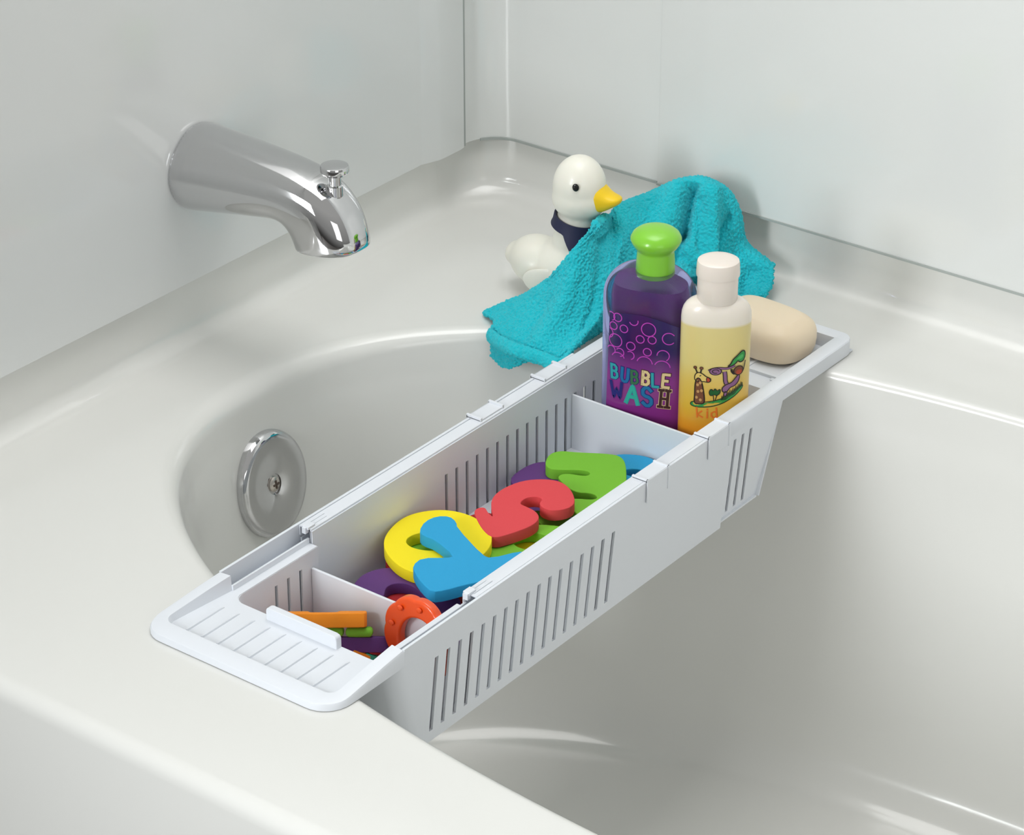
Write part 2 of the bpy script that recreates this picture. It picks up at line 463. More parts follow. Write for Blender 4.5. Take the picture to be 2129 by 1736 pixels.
mb = MB()
xs = -.0063
yb = lambda z: .541 + (z+.078)*(.031/.081)
S2 = [.3202 + .01342*i for i in range(16)]
def side(x, lean=0):
    def fn(u, v):
        if u <= .53: return (x, u + lean*min(0, v+.01), v)
        return (x, .53 + lean*min(0, v+.01)*0 + (u-.53)/(.572-.53)*(yb(v)-.53), v)
    return fn
hs = [(y-.0018, y+.0018, -.0700, -.0112) for y in S2]
for x in (xs, mirror(xs)):
    slotted(mb, side(x), [.158, .25, .30, .53, .572], [-.078, -.0112, .003, .0125], hs)
for x in (.0050, mirror(.0050)):
    tp = lambda f, sg: (lambda u, v: (lambda q: (q[0] - sg*max(0, -v-.0098)*.06, q[1], q[2]))(f(u, v)))
    slotted(mb, tp(side(x, .055), 1 if x > -.08 else -1), [.159, .30, .40, .53, .572], [-.078, -.0735, -.006, .003], [(y-.0019, y+.0019, -.0735, -.006) for y in (.3122,.3258,.4995,.5114,.5233)])
mb.add([(xs,yb(-.078),-.078),(mirror(xs),yb(-.078),-.078),(mirror(xs),.572,.003),(xs,.572,.003)], [(0,1,2,3)])
mb.add([(.005,yb(-.078),-.078),(xs,yb(-.078),-.078),(xs,.572,.003),(.005,.572,.003)], [(0,1,2,3)])
mb.add([(mirror(.005),yb(-.078),-.078),(mirror(xs),yb(-.078),-.078),(mirror(xs),.572,.003),(mirror(.005),.572,.003)], [(0,1,2,3)])
cad(mb, 'sliding_basket', solid=.0016, off=0, ang=45)
mb = MB(); mb.box(mirror(xs)+.0008, xs-.0008, .159, .491, -.0635, -.0620); mb.box(mirror(xs)+.0008, xs-.0008, .490, .549, -.0535, -.0520); mb.box(mirror(.004), .004, .40, .539, -.0785, -.0770)
cad(mb, 'sliding_basket_floor')
mb = MB(); mb.box(mirror(.006), .006, .571, .681, .0004, .0020)
for i in range(5): mb.box(-.14+i*.03, -.137+i*.03, .590, .660, .0018, .0030)
mb.box(-.148, -.010, .5935, .5965, .0018, .0048)
cad(mb, 'soap_tray', bevel=.0004, weld=False)
# ---- dividers
mb = MB(); mb.box(mirror(xi)+.0012, xi-.0012, .1490, .1514, -.080, -.0128)
o = cad(mb, 'divider', bevel=.0009, seg=3); o['label'] = 'cream-tinted low divider wall behind the first compartment'
mb = MB(); mb.box(mirror(xs)+.0010, xs-.0010, .4890, .4912, -.0745, -.0105)
o = cad(mb, 'divider', bevel=.0008, seg=3); o['label'] = 'white divider wall in front of the bottles'
# ---- clips (two per side) and latches at the rail ends
for sgn in (1, -1):
    for y0, y1 in ((.3680,.3990),(.4540,.4855)):
        mb = MB()
        def bx(x0, x1, *r):
            if sgn > 0: mb.box(x0, x1, *r)
            else: mb.box(mirror(x1), mirror(x0), *r)
        bx(-.0045, .0093, y0, y1, .0146, .0158)
        bx(.0085, .0095, y0, y1, -.003, .0158)
        for yy in (y0, y1-.0022):
            bx(-.0050, .0099, yy, yy+.0022, .0140, .0176 if sgn < 0 else .0168)
            bx(.0086, .0101, yy, yy+.0022, -.0035, .0168)
        cad(mb, 'clip', bevel=.0003, weld=False)
    mb = MB()
    bx(-.0052, .0008, .1560, .1640, .0140, .0163); bx(-.0035, .0002, .1545, .1585, .0105, .0158); bx(-.0030,-.0022,.164,.180,.0143,.0151); bx(.0010,.0018,.160,.182,.0143,.0150)
    cad(mb, 'latch', bevel=.0003, weld=False)

# ------------------------------------------------------------------ foam letters
def foam(rgb): return mat('foam_'+'_'.join(map(str, rgb)), srgb(*rgb), .75, bump=.25, bscale=2500)
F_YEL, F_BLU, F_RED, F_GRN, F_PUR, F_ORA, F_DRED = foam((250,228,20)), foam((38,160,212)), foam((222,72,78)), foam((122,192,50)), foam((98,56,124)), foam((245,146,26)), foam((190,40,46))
GRP = 'foam letters in the bath caddy'
def letter(polys, ztop, th, m, label, sm=2, holes=(), tilt=None):
    """polys: outline in world x,y; the piece lies with its top at ztop"""
    cx = sum(p[0] for p in polys)/len(polys); cy = sum(p[1] for p in polys)/len(polys)
    P = [chaikin([(p[0]-cx, p[1]-cy) for p in polys], sm)] + [chaikin([(p[0]-cx, p[1]-cy) for p in h], sm) for h in holes]
    me = curve_mesh('foam_letter', P, th-.0012, .0006, 2)
    me.materials.append(m)
    o = bpy.data.objects.new('foam_letter', me); COL.objects.link(o)
    o.location = (cx, cy, ztop - th/2)
    if tilt: o.rotation_euler = tilt
    me.polygons.foreach_set('use_smooth', [True]*len(me.polygons))
    me.set_sharp_from_angle(angle=math.radians(35))
    return tag(o, label, 'foam letter', GRP)
def ell(cx, cy, a, b, rot=0, n=28, e=2.0):
    P = []
    for k in range(n):
        t = 2*PI*k/n; c, s = math.cos(t), math.sin(t)
        x = a*math.copysign(abs(c)**(2/e), c); y = b*math.copysign(abs(s)**(2/e), s)
        P.append((cx+x*math.cos(rot)-y*math.sin(rot), cy+x*math.sin(rot)+y*math.cos(rot)))
    return P
TH = .0098
Oo = [(-.1359,.22),(-.1451,.2357),(-.1501,.2596),(-.1451,.2774),(-.1309,.2929),(-.1112,.2985),(-.0916,.2947),(-.0751,.2843),(-.0637,.2659),(-.0622,.2447),(-.0689,.2177),(-.0842,.2018),(-.1023,.2011),(-.1214,.2087)]
Oo = [(p[0]*.97-.0030, p[1]*.97+.0075) for p in Oo]
letter(Oo, -.0225, .0100, F_YEL, 'round yellow foam letter O lying under the blue Y', 2, [ell(-.1075,.2475,.0200,.0140,.65)])
Yy = [(-.1130,.2385),(-.1184,.2521),(-.1160,.2640),(-.1076,.2700),(-.0985,.2665),(-.0925,.2598),(-.0520,.2395),(-.0440,.2398),(-.0333,.2611),(-.0270,.2625),(-.0130,.2450),(-.0180,.2330),(-.0312,.2060),(-.0370,.1965),(-.0433,.1826),(-.0496,.1750),(-.0630,.1800),(-.0770,.1885),(-.0850,.1960),(-.0862,.2085),(-.0708,.2203),(-.0683,.2256),(-.0944,.2352),(-.1062,.2345)]
Yy = [(p[0]-.001, p[1]+.0013) for p in Yy]
o = letter(Yy, -.0118, .0100, F_BLU, 'blue foam letter Y lying on top of the yellow O', 1)
Rd = [(-.1047,.2963),(-.1085,.3038),(-.1040,.3100),(-.0965,.3040),(-.0887,.3010),(-.0985,.3105),(-.1087,.3244),(-.1110,.3412),(-.1060,.3614),(-.0934,.3740),(-.0804,.3790),(-.0655,.3730),(-.0512,.3590),(-.0500,.3480),(-.0575,.3371),(-.0670,.3361),(-.0735,.3400),(-.0752,.3475),(-.0814,.3480),(-.0872,.3412),(-.0860,.3305),(-.0784,.3300),(-.0679,.3289),(-.0590,.3221),(-.0568,.3095),(-.0630,.2890),(-.0700,.2750),(-.0850,.2810)]
letter([(p[0]-.0026, p[1]+.0033) for p in Rd], -.0222, .0100, F_RED, 'red foam letter S in the middle of the pile', 2)
Gr = [(-.1200,.4105),(-.1256,.4240),(-.1215,.4340),(-.1110,.4385),(-.0834,.4560),(-.0730,.4550),(-.0621,.4440),(-.0454,.4203),(-.0180,.3850),(-.0330,.3540),(-.0552,.3600),(-.0690,.3730),(-.0660,.3780),(-.0528,.3848),(-.0520,.3905),(-.0597,.3932),(-.0720,.3850),(-.0916,.3930),(-.0985,.3985),(-.0958,.4065),(-.0796,.4120),(-.0790,.4185),(-.0867,.4203),(-.1065,.4050),(-.1140,.4050)]
letter([(p[0]-.0021, p[1]+.0027) for p in Gr], -.0320, .0100, F_GRN, 'large green foam letter E at the far end of the pile', 2)
letter([(-.1000,.4500),(-.0950,.4740),(-.0780,.4850),(-.0640,.4865),(-.0400,.4790),(-.0200,.4600),(-.0180,.4300),(-.0400,.4200),(-.0800,.4300)], -.0420, .0095, F_BLU, 'blue foam letter A behind the green E, against the far divider', 2, [ell(-.0640,.4580,.0090,.0060,.5)])
Pu = [(-.1263,.1753),(-.1300,.1915),(-.1226,.2090),(-.1063,.2150),(-.0872,.2150),(-.0669,.2135),(-.0480,.2080),(-.0400,.1956),(-.0430,.1800),(-.0560,.1720),(-.0700,.1800),(-.0640,.1914),(-.0801,.1975),(-.0935,.2007),(-.1026,.1941),(-.1035,.1854),(-.0960,.1750),(-.0950,.1660),(-.1080,.1610),(-.1200,.1650)]
letter(Pu, -.0325, .0095, F_PUR, 'purple foam letter C just behind the first divider', 2)
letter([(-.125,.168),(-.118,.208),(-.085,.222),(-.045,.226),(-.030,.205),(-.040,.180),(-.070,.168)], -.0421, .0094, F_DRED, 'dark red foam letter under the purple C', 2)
letter([(-.1400,.3850),(-.1420,.4150),(-.1340,.4300),(-.1180,.4330),(-.1000,.4200),(-.1020,.3950),(-.1200,.3800)], -.0421, .0094, F_PUR, 'purple foam letter mostly hidden behind the red S', 2)
letter([(-.1050,.2750),(-.1000,.3000),(-.0850,.3150),(-.0660,.3340),(-.0420,.3440),(-.0200,.3260),(-.0150,.2950),(-.0400,.2720),(-.0800,.2630)], -.0330, .0090, F_GRN, 'green foam letter underneath the red S', 2, [ell(-.0560,.3080,.0160,.0130,.4)])
letter([(-.0950,.3150),(-.0900,.3350),(-.0700,.3480),(-.0350,.3400),(-.0250,.3150),(-.0450,.2950),(-.0750,.2950)], -.0424, .0090, F_YEL, 'yellow foam letter glimpsed at the bottom of the pile', 2)
letter([(-.1000,.3480),(-.0900,.3650),(-.0600,.3690),(-.0300,.3640),(-.0220,.3490),(-.0350,.3360),(-.0560,.3300),(-.0800,.3500)], -.0424, .0090, F_GRN, 'dark-shaded green foam piece below the gap between red S and green E', 2)
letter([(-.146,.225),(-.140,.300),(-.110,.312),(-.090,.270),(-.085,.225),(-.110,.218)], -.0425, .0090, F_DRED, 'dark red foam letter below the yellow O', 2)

letter([(-.138,.232),(-.136,.290),(-.110,.300),(-.098,.262),(-.104,.228)], -.0328, .0094, F_GRN, 'green foam letter directly beneath the yellow O', 2)
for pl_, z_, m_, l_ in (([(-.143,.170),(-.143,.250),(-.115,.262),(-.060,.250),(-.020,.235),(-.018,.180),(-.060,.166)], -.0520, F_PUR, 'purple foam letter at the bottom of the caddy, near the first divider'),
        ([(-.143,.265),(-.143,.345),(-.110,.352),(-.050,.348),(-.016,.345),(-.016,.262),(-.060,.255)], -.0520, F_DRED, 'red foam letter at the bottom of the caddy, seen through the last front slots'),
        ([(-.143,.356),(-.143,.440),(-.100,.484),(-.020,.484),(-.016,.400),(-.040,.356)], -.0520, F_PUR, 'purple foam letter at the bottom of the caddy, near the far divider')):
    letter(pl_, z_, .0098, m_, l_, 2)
# first compartment: foam pieces stacked and tipped
rx = Vector((.79642,.60475,0)); fh = Vector((-.60475,.79642,0))
def slab(a, b, th, depth, m, label, tilt=22, r=.0008, cut=None, nm=2):
    """piece seen edge-on: a,b = ends of its near top edge (x,y,z)"""
    a, b = Vector(a), Vector(b); ex = (b-a).normalized()
    ey = (fh - ex*fh.dot(ex)).normalized(); ez = ex.cross(ey)
    ey2 = (ey*math.cos(math.radians(tilt)) - ez*math.sin(math.radians(tilt))); ez2 = ex.cross(ey2)
    Lh = (b-a).length/2
    P = [(-Lh,0),(Lh,0),(Lh,depth),(Lh*.35,depth),(Lh*.30,depth*.55),(-Lh*.30,depth*.55),(-Lh*.35,depth),(-Lh,depth)]
    P2 = []
    for i, p in enumerate(P):
        q0, q1 = P[i-1], P[(i+1) % len(P)]
        for t in (.88, 1.0, ):
            pass
        P2.append(((p[0]*.9+q0[0]*.1), (p[1]*.9+q0[1]*.1))); P2.append(((p[0]*.9+q1[0]*.1), (p[1]*.9+q1[1]*.1)))
    me = curve_mesh('foam_letter', [chaikin(P2, 1)], th-2*r, r, 3)
    me.materials.append(m); o = bpy.data.objects.new('foam_letter', me); COL.objects.link(o)
    c = (a+b)/2 - ez2*(th/2)
    o.matrix_world = Matrix(((ex.x,ey2.x,ez2.x,c.x),(ex.y,ey2.y,ez2.y,c.y),(ex.z,ey2.z,ez2.z,c.z),(0,0,0,1)))
    me.polygons.foreach_set('use_smooth', [True]*len(me.polygons)); me.set_sharp_from_angle(angle=math.radians(35))
    return tag(o, label, 'foam letter', GRP)
slab((-.1300,.0951,-.0205),(-.0790,.1340,-.0200), .0108, .013, F_ORA, 'orange foam letter edge-on, topmost piece in the first compartment', 24)
slab((-.1190,.1035,-.0325),(-.0925,.1236,-.0327), .0072, .012, F_GRN, 'short green foam piece under the orange letter, beside the tray stop', 24, .003)
slab((-.0915,.1243,-.0327),(-.0752,.1366,-.0328), .0074, .010, F_GRN, 'green foam piece with rounded end between orange and purple letters', 24, .0033)
slab((-.1080,.1118,-.0408),(-.0655,.1441,-.0412), .0116, .007, F_PUR, 'purple foam letter edge-on near the bottom of the first compartment', 24)
slab((-.1000,.1117,-.0450),(-.0820,.1253,-.0512), .0060, .010, F_ORA, 'small orange foam piece below the purple letter, nearest the tray stop', 24)
slab((-.0838,.1240,-.0490),(-.0700,.1345,-.0560), .0065, .010, F_ORA, 'small orange foam piece below the purple letter, nearest the tray rim', 24)
slab((-.0765,.1300,-.0520),(-.0690,.1357,-.0560), .0040, .008, foam((60,170,140)), 'sliver of teal foam beside the small orange piece', 24)
slab((-.0745,.1295,-.0565),(-.0660,.1360,-.0585), .0050, .008, foam((240,150,140)), 'pink foam scrap at the bottom of the first compartment', 24)
letter([(-.140,.100),(-.140,.140),(-.100,.146),(-.030,.146),(-.018,.120),(-.030,.100),(-.080,.096)], -.0600, .0100, F_DRED, 'red foam letter on the floor of the first compartment', 1)

# ------------------------------------------------------------------ orange teether
M_TEE = mat('teether_plastic', srgb(236,84,28), .3, coat=.3, sss=.1)
out = []
for k in range(90):
    a = 2*PI*k/90
    rr_ = 1 + .055*abs(math.cos(4.5*a+.3))**.7
    out.append((-.0300+.0312*rr_*math.cos(a), -.0200+.0320*rr_*math.sin(a)))
inn = ell(-.0275,-.0235,.0195,.0215,0,40)
P = [[(p[0]+.030, p[1]+.020) for p in out], [(p[0]+.030, p[1]+.020) for p in inn]]
me = curve_mesh('teething_ring', P, .0040, .0022, 4)
me.materials.append(M_TEE); tr = bpy.data.objects.new('teething_ring', me); COL.objects.link(tr)
me.polygons.foreach_set('use_smooth', [True]*len(me.polygons))
tr.matrix_world = Matrix.Translation((-.0350,.1420,-.0290)) @ Matrix.Rotation(math.radians(-3),4,'Z') @ Matrix.Rotation(math.radians(86),4,'X')
tag(tr, 'orange scalloped teething ring standing against the first divider', 'teether')
for (x, z) in ((-.0500,-.0065),(-.032,-.002),(-.0135,-.009),(-.0585,-.0225)):
    d = MB(); d.lathe([(.0001,-.001),(.0020,-.0008),(.0024,0),(.0018,.0010),(.0001,.0014)], n=16)
    q = d.build('teether_bump', M_TEE, tr)
    q.matrix_parent_inverse = tr.matrix_world.inverted()
    q.matrix_world = Matrix.Translation((x,.1382,z)) @ Matrix.Rotation(PI/2,4,'X')

# ------------------------------------------------------------------ purple bubble-bath bottle
def sell(t, hw, ht, e):
    c, s = math.cos(t), math.sin(t)
    return (hw*math.copysign(abs(c)**(2/e), c), ht*math.copysign(abs(s)**(2/e), s))
BB = empty('bubble_bath_bottle', (-.0942,.5195,-.0512), math.radians(18)); tag(BB, 'purple bubble wash bottle with bright green cap, standing behind the far divider', 'bottle')
def pb_dim(z):      # half width, half thickness at height z above base
    if z < .134:
        k = min(1, z/.006); return (.0384+.001*k)*(1-.03*(1-k)), .0195*(1-.06*(1-k))
    t = min(1, (z-.134)/.0285)
    s = math.sqrt(max(0, 1-(t)**2.2))
    return .0175 + (.0394-.0175)*s, .0170 + (.0195-.0170)*s
def shellm(off, z0, z1, mi=0):
    m_ = MB(); zz = list(np.linspace(z0, .134, 14)) + list(.134+.0285*np.sin(np.linspace(.05, PI/2, 14)))
    zz = [z for z in zz if z <= z1]
    m_.loft([[(*sell(2*PI*k/80, pb_dim(z)[0]-off, pb_dim(z)[1]-off*.35, 2.6), z) for k in range(80)] for z in zz], True, True, True)
    return m_
M_PB = mat('violet_clear_plastic', srgb(184,184,228), .04, trans=.95, ior=1.12, coat=.12)
shellm(0, .0005, .163).build('bottle_shell', M_PB, BB, ang=60)
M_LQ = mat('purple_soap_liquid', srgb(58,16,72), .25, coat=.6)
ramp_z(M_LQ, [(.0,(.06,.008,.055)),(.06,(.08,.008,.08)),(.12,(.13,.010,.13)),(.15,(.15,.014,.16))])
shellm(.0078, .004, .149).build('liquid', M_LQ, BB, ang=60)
M_CAP = mat('green_cap_plastic', srgb(132,204,56), .3, coat=.3, sss=.1)
cp = MB()
cp.lathe([(.0148,.158),(.0160,.1585),(.0161,.161),(.0158,.170),(.0152,.178),(.0150,.1795),(.0158,.1806),(.0172,.1822),(.0195,.1855),(.0209,.1890),(.0208,.1905),(.0190,.1940),(.0155,.1968),(.010,.1988),(.004,.1996),(.0001,.1997)], (.0035,0,0), 56)
cp.build('cap', M_CAP, BB, ang=50)
# printed label on the front face
def on_front(x, z, eps=.0003):
    hw, ht = pb_dim(z); hw, ht = hw, ht
    q = min(.995, abs(x)/hw)
    return (x, -ht*(1-q**2.6)**(1/2.6)-eps, z)
lab = MB()
NX, NZ = 24, 26
def lab_edge(z):    # half width of the panel, wider toward the base
    return .0300 + .0030*(1-z/.12)
def ztop_lab(s): return .128 - .006*s*s - .002*s
V = []; F = []
for j in range(NZ+1):
    for i in range(NX+1):
        s = -1 + 2*i/NX; z = .006 + (ztop_lab(s)-.006)*j/NZ
        V.append(on_front(s*lab_edge(z), z))
for j in range(NZ):
    for i in range(NX):
        a = j*(NX+1)+i; F.append((a, a+1, a+NX+2, a+NX+1))
lab.add(V, F, 0)
def surf_poly(mb, V2, F2, fn, mi, eps):
    mb.add([fn(p[0], p[1], eps) for p in V2], F2, mi)
def ring2(cx, cz, r, w_, a0=0, a1=2*PI, n=30):
    P = []
    for k in range(n+1):
        a = a0 + (a1-a0)*k/n
        P += [((r-w_/2)*math.cos(a)+cx, (r-w_/2)*math.sin(a)+cz), ((r+w_/2)*math.cos(a)+cx, (r+w_/2)*math.sin(a)+cz)]
    return P, [(2*k, 2*k+2, 2*k+3, 2*k+1) for k in range(n)]
bub = [(-.021,.113,.0037,0,6.28),(-.027,.1125,.0038,-1.2,2.0),(-.0075,.1125,.0037,-2.8,.3),(.0045,.1060,.0060,0,6.28),(-.0245,.1030,.0034,0,6.28),(-.0155,.1025,.0034,0,6.28),
       (.0075,.0955,.0034,0,6.28),(-.002,.0945,.0034,0,6.28),(.0205,.0985,.0052,.6,5.6),(-.0225,.0880,.0058,0,6.28),(-.0095,.0855,.0037,0,6.28),(.0040,.0820,.0034,0,6.28),
       (.0165,.0800,.0050,-1.0,3.2),(-.0260,.0770,.0036,-1.2,2.9),(-.0185,.0765,.0036,-1.5,2.6),(-.0100,.0755,.0036,-1.3,2.2),(.0020,.0690,.0066,.1,2.9),(.0160,.0670,.0065,.1,2.8),(-.0200,.0690,.0058,.3,2.8),(-.0290,.0945,.0045,-1.3,1.3)]
for (x, z, r_, a0, a1) in bub:
    V2, F2 = ring2(x*1.06, .0845+(z-.069)*.86, r_, .0008, a0, a1); surf_poly(lab, V2, F2, on_front, 1, .00045)
GLYPH = {'B':[[(.1,0),(.1,1)],[(.1,1),(.6,1),(.85,.85),(.85,.65),(.6,.53),(.1,.53)],[(.6,.53),(.9,.4),(.92,.15),(.65,0),(.1,0)]],
 'U':[[(.1,1),(.1,.3),(.25,.05),(.5,0),(.75,.05),(.9,.3),(.9,1)]], 'L':[[(.15,1),(.15,0),(.9,0)]],
 'E':[[(.9,1),(.12,1),(.12,0),(.9,0)],[(.12,.5),(.7,.5)]], 'W':[[(0,1),(.22,0),(.5,.6),(.78,0),(1,1)]],
 'A':[[(0,0),(.5,1),(1,0)],[(.2,.35),(.8,.35)]],
 'S':[[(.9,.85),(.65,1),(.35,1),(.1,.85),(.1,.62),(.35,.52),(.65,.48),(.9,.36),(.9,.14),(.65,0),(.35,0),(.08,.14)]],
 'H':[[(.15,0),(.15,1)],[(.85,0),(.85,1)],[(.15,.5),(.85,.5)],[(-.05,1),(.35,1)],[(.65,1),(1.05,1)],[(-.05,0),(.35,0)],[(.65,0),(1.05,0)]],
 'k':[[(.1,0),(.1,1.4)],[(.8,.9),(.15,.42),(.85,0)]], 'i':[[(.5,0),(.5,.9)],[(.5,1.2),(.5,1.32)]],
 'd':[[(.85,.75),(.5,.9),(.15,.7),(.1,.3),(.35,.02),(.65,.05),(.85,.3)],[(.85,1.4),(.85,0)]]}
def ribbon(pts, wd):
    q = []
    for a, b in zip(pts[:-1], pts[1:]):
        k_ = max(1, int(math.hypot(b[0]-a[0], b[1]-a[1])/.0012))
        q += [(a[0]+(b[0]-a[0])*t/k_, a[1]+(b[1]-a[1])*t/k_) for t in range(k_)]
    q.append(pts[-1])
    d0 = (q[1][0]-q[0][0], q[1][1]-q[0][1]); l0 = math.hypot(*d0) or 1
    d1 = (q[-1][0]-q[-2][0], q[-1][1]-q[-2][1]); l1 = math.hypot(*d1) or 1
    q[0] = (q[0][0]-d0[0]/l0*wd*.45, q[0][1]-d0[1]/l0*wd*.45); q[-1] = (q[-1][0]+d1[0]/l1*wd*.45, q[-1][1]+d1[1]/l1*wd*.45)
    V2 = []
    for i in range(len(q)):
        a = q[max(0,i-1)]; b = q[min(len(q)-1,i+1)]
        dx, dy = b[0]-a[0], b[1]-a[1]; l = math.hypot(dx, dy) or 1
        V2 += [(q[i][0]-dy/l*wd/2, q[i][1]+dx/l*wd/2), (q[i][0]+dy/l*wd/2, q[i][1]-dx/l*wd/2)]
    return V2, [(2*i, 2*i+1, 2*i+3, 2*i+2) for i in range(len(q)-1)]
def word(mb, letters, z, fn, eps):
    for (ch, x, dz, w_, h_, rot, st, mi, mi2) in letters:
        cr, sr = math.cos(rot), math.sin(rot)
        for wd_, m__, e__ in ((st*1.45, mi2, 0), (st, mi, .0002)):
            for g in GLYPH[ch]:
                P = [(x+(p[0]-.5)*w_*cr-(p[1]*h_)*sr, z+dz+(p[0]-.5)*w_*sr+p[1]*h_*cr) for p in g]
                V2, F2 = ribbon(P, wd_)
                mb.add([fn(p[0], p[1], eps+e__) for p in V2], F2, m__)
word(lab, [('B',-.0240,.0012,.0062,.0120,.06,.0024,2,3),('U',-.0150,.0000,.0068,.0120,-.06,.0026,4,3),('B',-.0060,.0002,.0060,.0112,.04,.0023,5,3),('B',.0032,.0006,.0062,.0116,-.05,.0026,6,7),('L',.0115,-.0002,.0058,.0116,.04,.0024,2,3),('E',.0200,.0002,.0062,.0118,-.05,.0025,6,7)], .0650, on_front, .0005)
word(lab, [('W',-.0215,.0010,.0100,.0138,.06,.0027,3,8),('A',-.0080,-.0010,.0100,.0160,-.03,.0027,9,2),('S',.0055,-.0012,.0085,.0165,.06,.0030,4,3),('H',.0190,-.0008,.0080,.0155,-.05,.0024,7,6)], .0475, on_front, .0005)
M_LAB = ramp_z(mat('label_film', (.1,.05,.2), .3, coat=.5), [(.0,srgb(122,40,122)),(.070,srgb(140,50,140)),(.083,srgb(110,48,125)),(.095,srgb(52,22,92)),(.1,srgb(38,16,84)),(.122,srgb(46,20,92))])
lm = lambda n_, c_: mat(n_, srgb(*c_), .4)
lab_o = lab.build('label', [M_LAB, lm('ink_pink',(196,70,190)), lm('ink_teal',(50,160,170)), lm('ink_navy',(36,40,120)), lm('ink_blue',(30,110,165)), lm('ink_green',(58,110,80)), lm('ink_cream',(225,200,150)), lm('ink_brown',(70,40,40)), lm('ink_magenta',(120,50,130)), lm('ink_aqua',(50,175,160)), lm('ink_plum',(88,50,72))], BB, ang=60)
lab_o['label'] = 'printed purple label reading BUBBLE WASH with pink bubbles'

# ------------------------------------------------------------------ yellow kids bottle
YB = empty('shampoo_bottle', (-.0322,.5235,-.0512), math.radians(37.2)); YB.scale = (1.05,.58,.98); tag(YB, 'pale yellow shampoo bottle with cream flip-top cap and jungle animal print', 'bottle')
RY = .0272
body = MB()
prof_y = [(.0001,.0),(.0245,.0),(.0262,.001),(RY,.004),(RY,.030),(RY,.060),(RY,.090),(RY,.128),(RY,.139),(.0268,.1440),(.0256,.1482),(.0236,.1516),(.0210,.1541),(.0182,.1556),(.0165,.1562)]
body.lathe(prof_y, n=64)
M_YB = mat('pearl_yellow_plastic', srgb(225,205,130), .28, coat=.25, sss=.15)
ramp_z(M_YB, [(.0,srgb(222,136,36)),(.040,srgb(226,150,36)),(.060,srgb(222,176,62)),(.085,srgb(222,190,96)),(.1,srgb(222,204,130)),(.134,srgb(224,208,142)),(.1365,srgb(236,228,214)),(.156,srgb(240,232,222))])
body.build('bottle_body', M_YB, YB, ang=60)
M_LID = mat('pearl_cream_plastic', srgb(236,226,216), .3, coat=.25, sss=.1)
lid = MB(); lid.lathe([(.0158,.1545),(.0162,.1550),(.0162,.175),(.0159,.1762)], n=48); o = lid.build('cap', M_LID, YB, ang=40); o.scale = (.97,1.62,1)
lid = MB(); lid.lathe([(.0159,.1762),(.0172,.1768),(.0174,.1790),(.0169,.1878),(.0164,.1896),(.0148,.1906),(.010,.1912),(.0001,.1913)], n=48)
o = lid.build('flip_lid', M_LID, YB, ang=40); o.scale = (.97,1.62,1)
TH0 = math.radians(-90)       # the printed side
def on_cyl(x, z, eps=.0003):
    x = x*1.10 + .0025; z = z*1.03 + .0085
    a = TH0 + x/RY
    return ((RY+eps)*math.cos(a), (RY+eps)*math.sin(a), z)
def sub_poly(poly, n=2):
    return chaikin(poly, n)
art = MB()
def blob(poly, mi, eps, sm=2, line=0, mline=0):
    me = curve_mesh('b', [chaikin(poly, sm)])
    bm = bmesh.new(); bm.from_mesh(me)
    bmesh.ops.triangulate(bm, faces=bm.faces)
    bmesh.ops.subdivide_edges(bm, edges=[e for e in bm.edges if e.calc_length() > .004], cuts=1)
    bm.verts.ensure_lookup_table()
    V2 = [tuple(v.co) for v in bm.verts]; F2 = [tuple(v.index for v in f.verts) for f in bm.faces]
    bm.free(); bpy.data.meshes.remove(me)
    art.add([on_cyl(p[0], p[1], eps) for p in V2], F2, mi)
    if line:
        stroke(chaikin(poly, sm), line, mline, eps+.0001, True)
def stroke(pts, wd, mi, eps, closed=False):
    n_ = len(pts); L_ = []; R_ = []
    for i in range(n_):
        a = pts[i-1] if (i > 0 or closed) else pts[i]; b = pts[(i+1) % n_] if (i < n_-1 or closed) else pts[i]
        dx, dy = b[0]-a[0], b[1]-a[1]; l = math.hypot(dx, dy) or 1
        L_.append((pts[i][0]-dy/l*wd/2, pts[i][1]+dx/l*wd/2)); R_.append((pts[i][0]+dy/l*wd/2, pts[i][1]-dx/l*wd/2))
    V2 = [q for pr_ in zip(L_, R_) for q in pr_]
    F2 = [(2*i, 2*i+1, (2*i+3) % (2*n_), (2*i+2) % (2*n_)) for i in range(n_ if closed else n_-1)]
    art.add([on_cyl(p[0], p[1], eps) for p in V2], F2, mi)
# sketch units: s = mm across the bottle, t = mm above base
S = lambda *p: [(a/1000, b/1000) for a, b in p]
# green ground and grass
blob(S((-21,53),(-19,56),(-12,55.5),(-6,57),(0,58.5),(6,61.5),(13,66),(19,70),(21,68),(14,62),(8,58),(2,54.5),(-6,52),(-14,51),(-19,51.5)), 0, .0003, 2, .0007, 4)
gp = []
for k in range(15):
    x = 2 + k*1.15; b0 = 57 + (x)*.62
    gp += [(x, b0), (x+.7, b0 + 4.2 + 1.2*(k % 2))]
gp += [(19.5,71),(19.5,69),(12,63),(5,58.5)]
blob(S(*gp), 5, .0004, 0, .0005, 4)
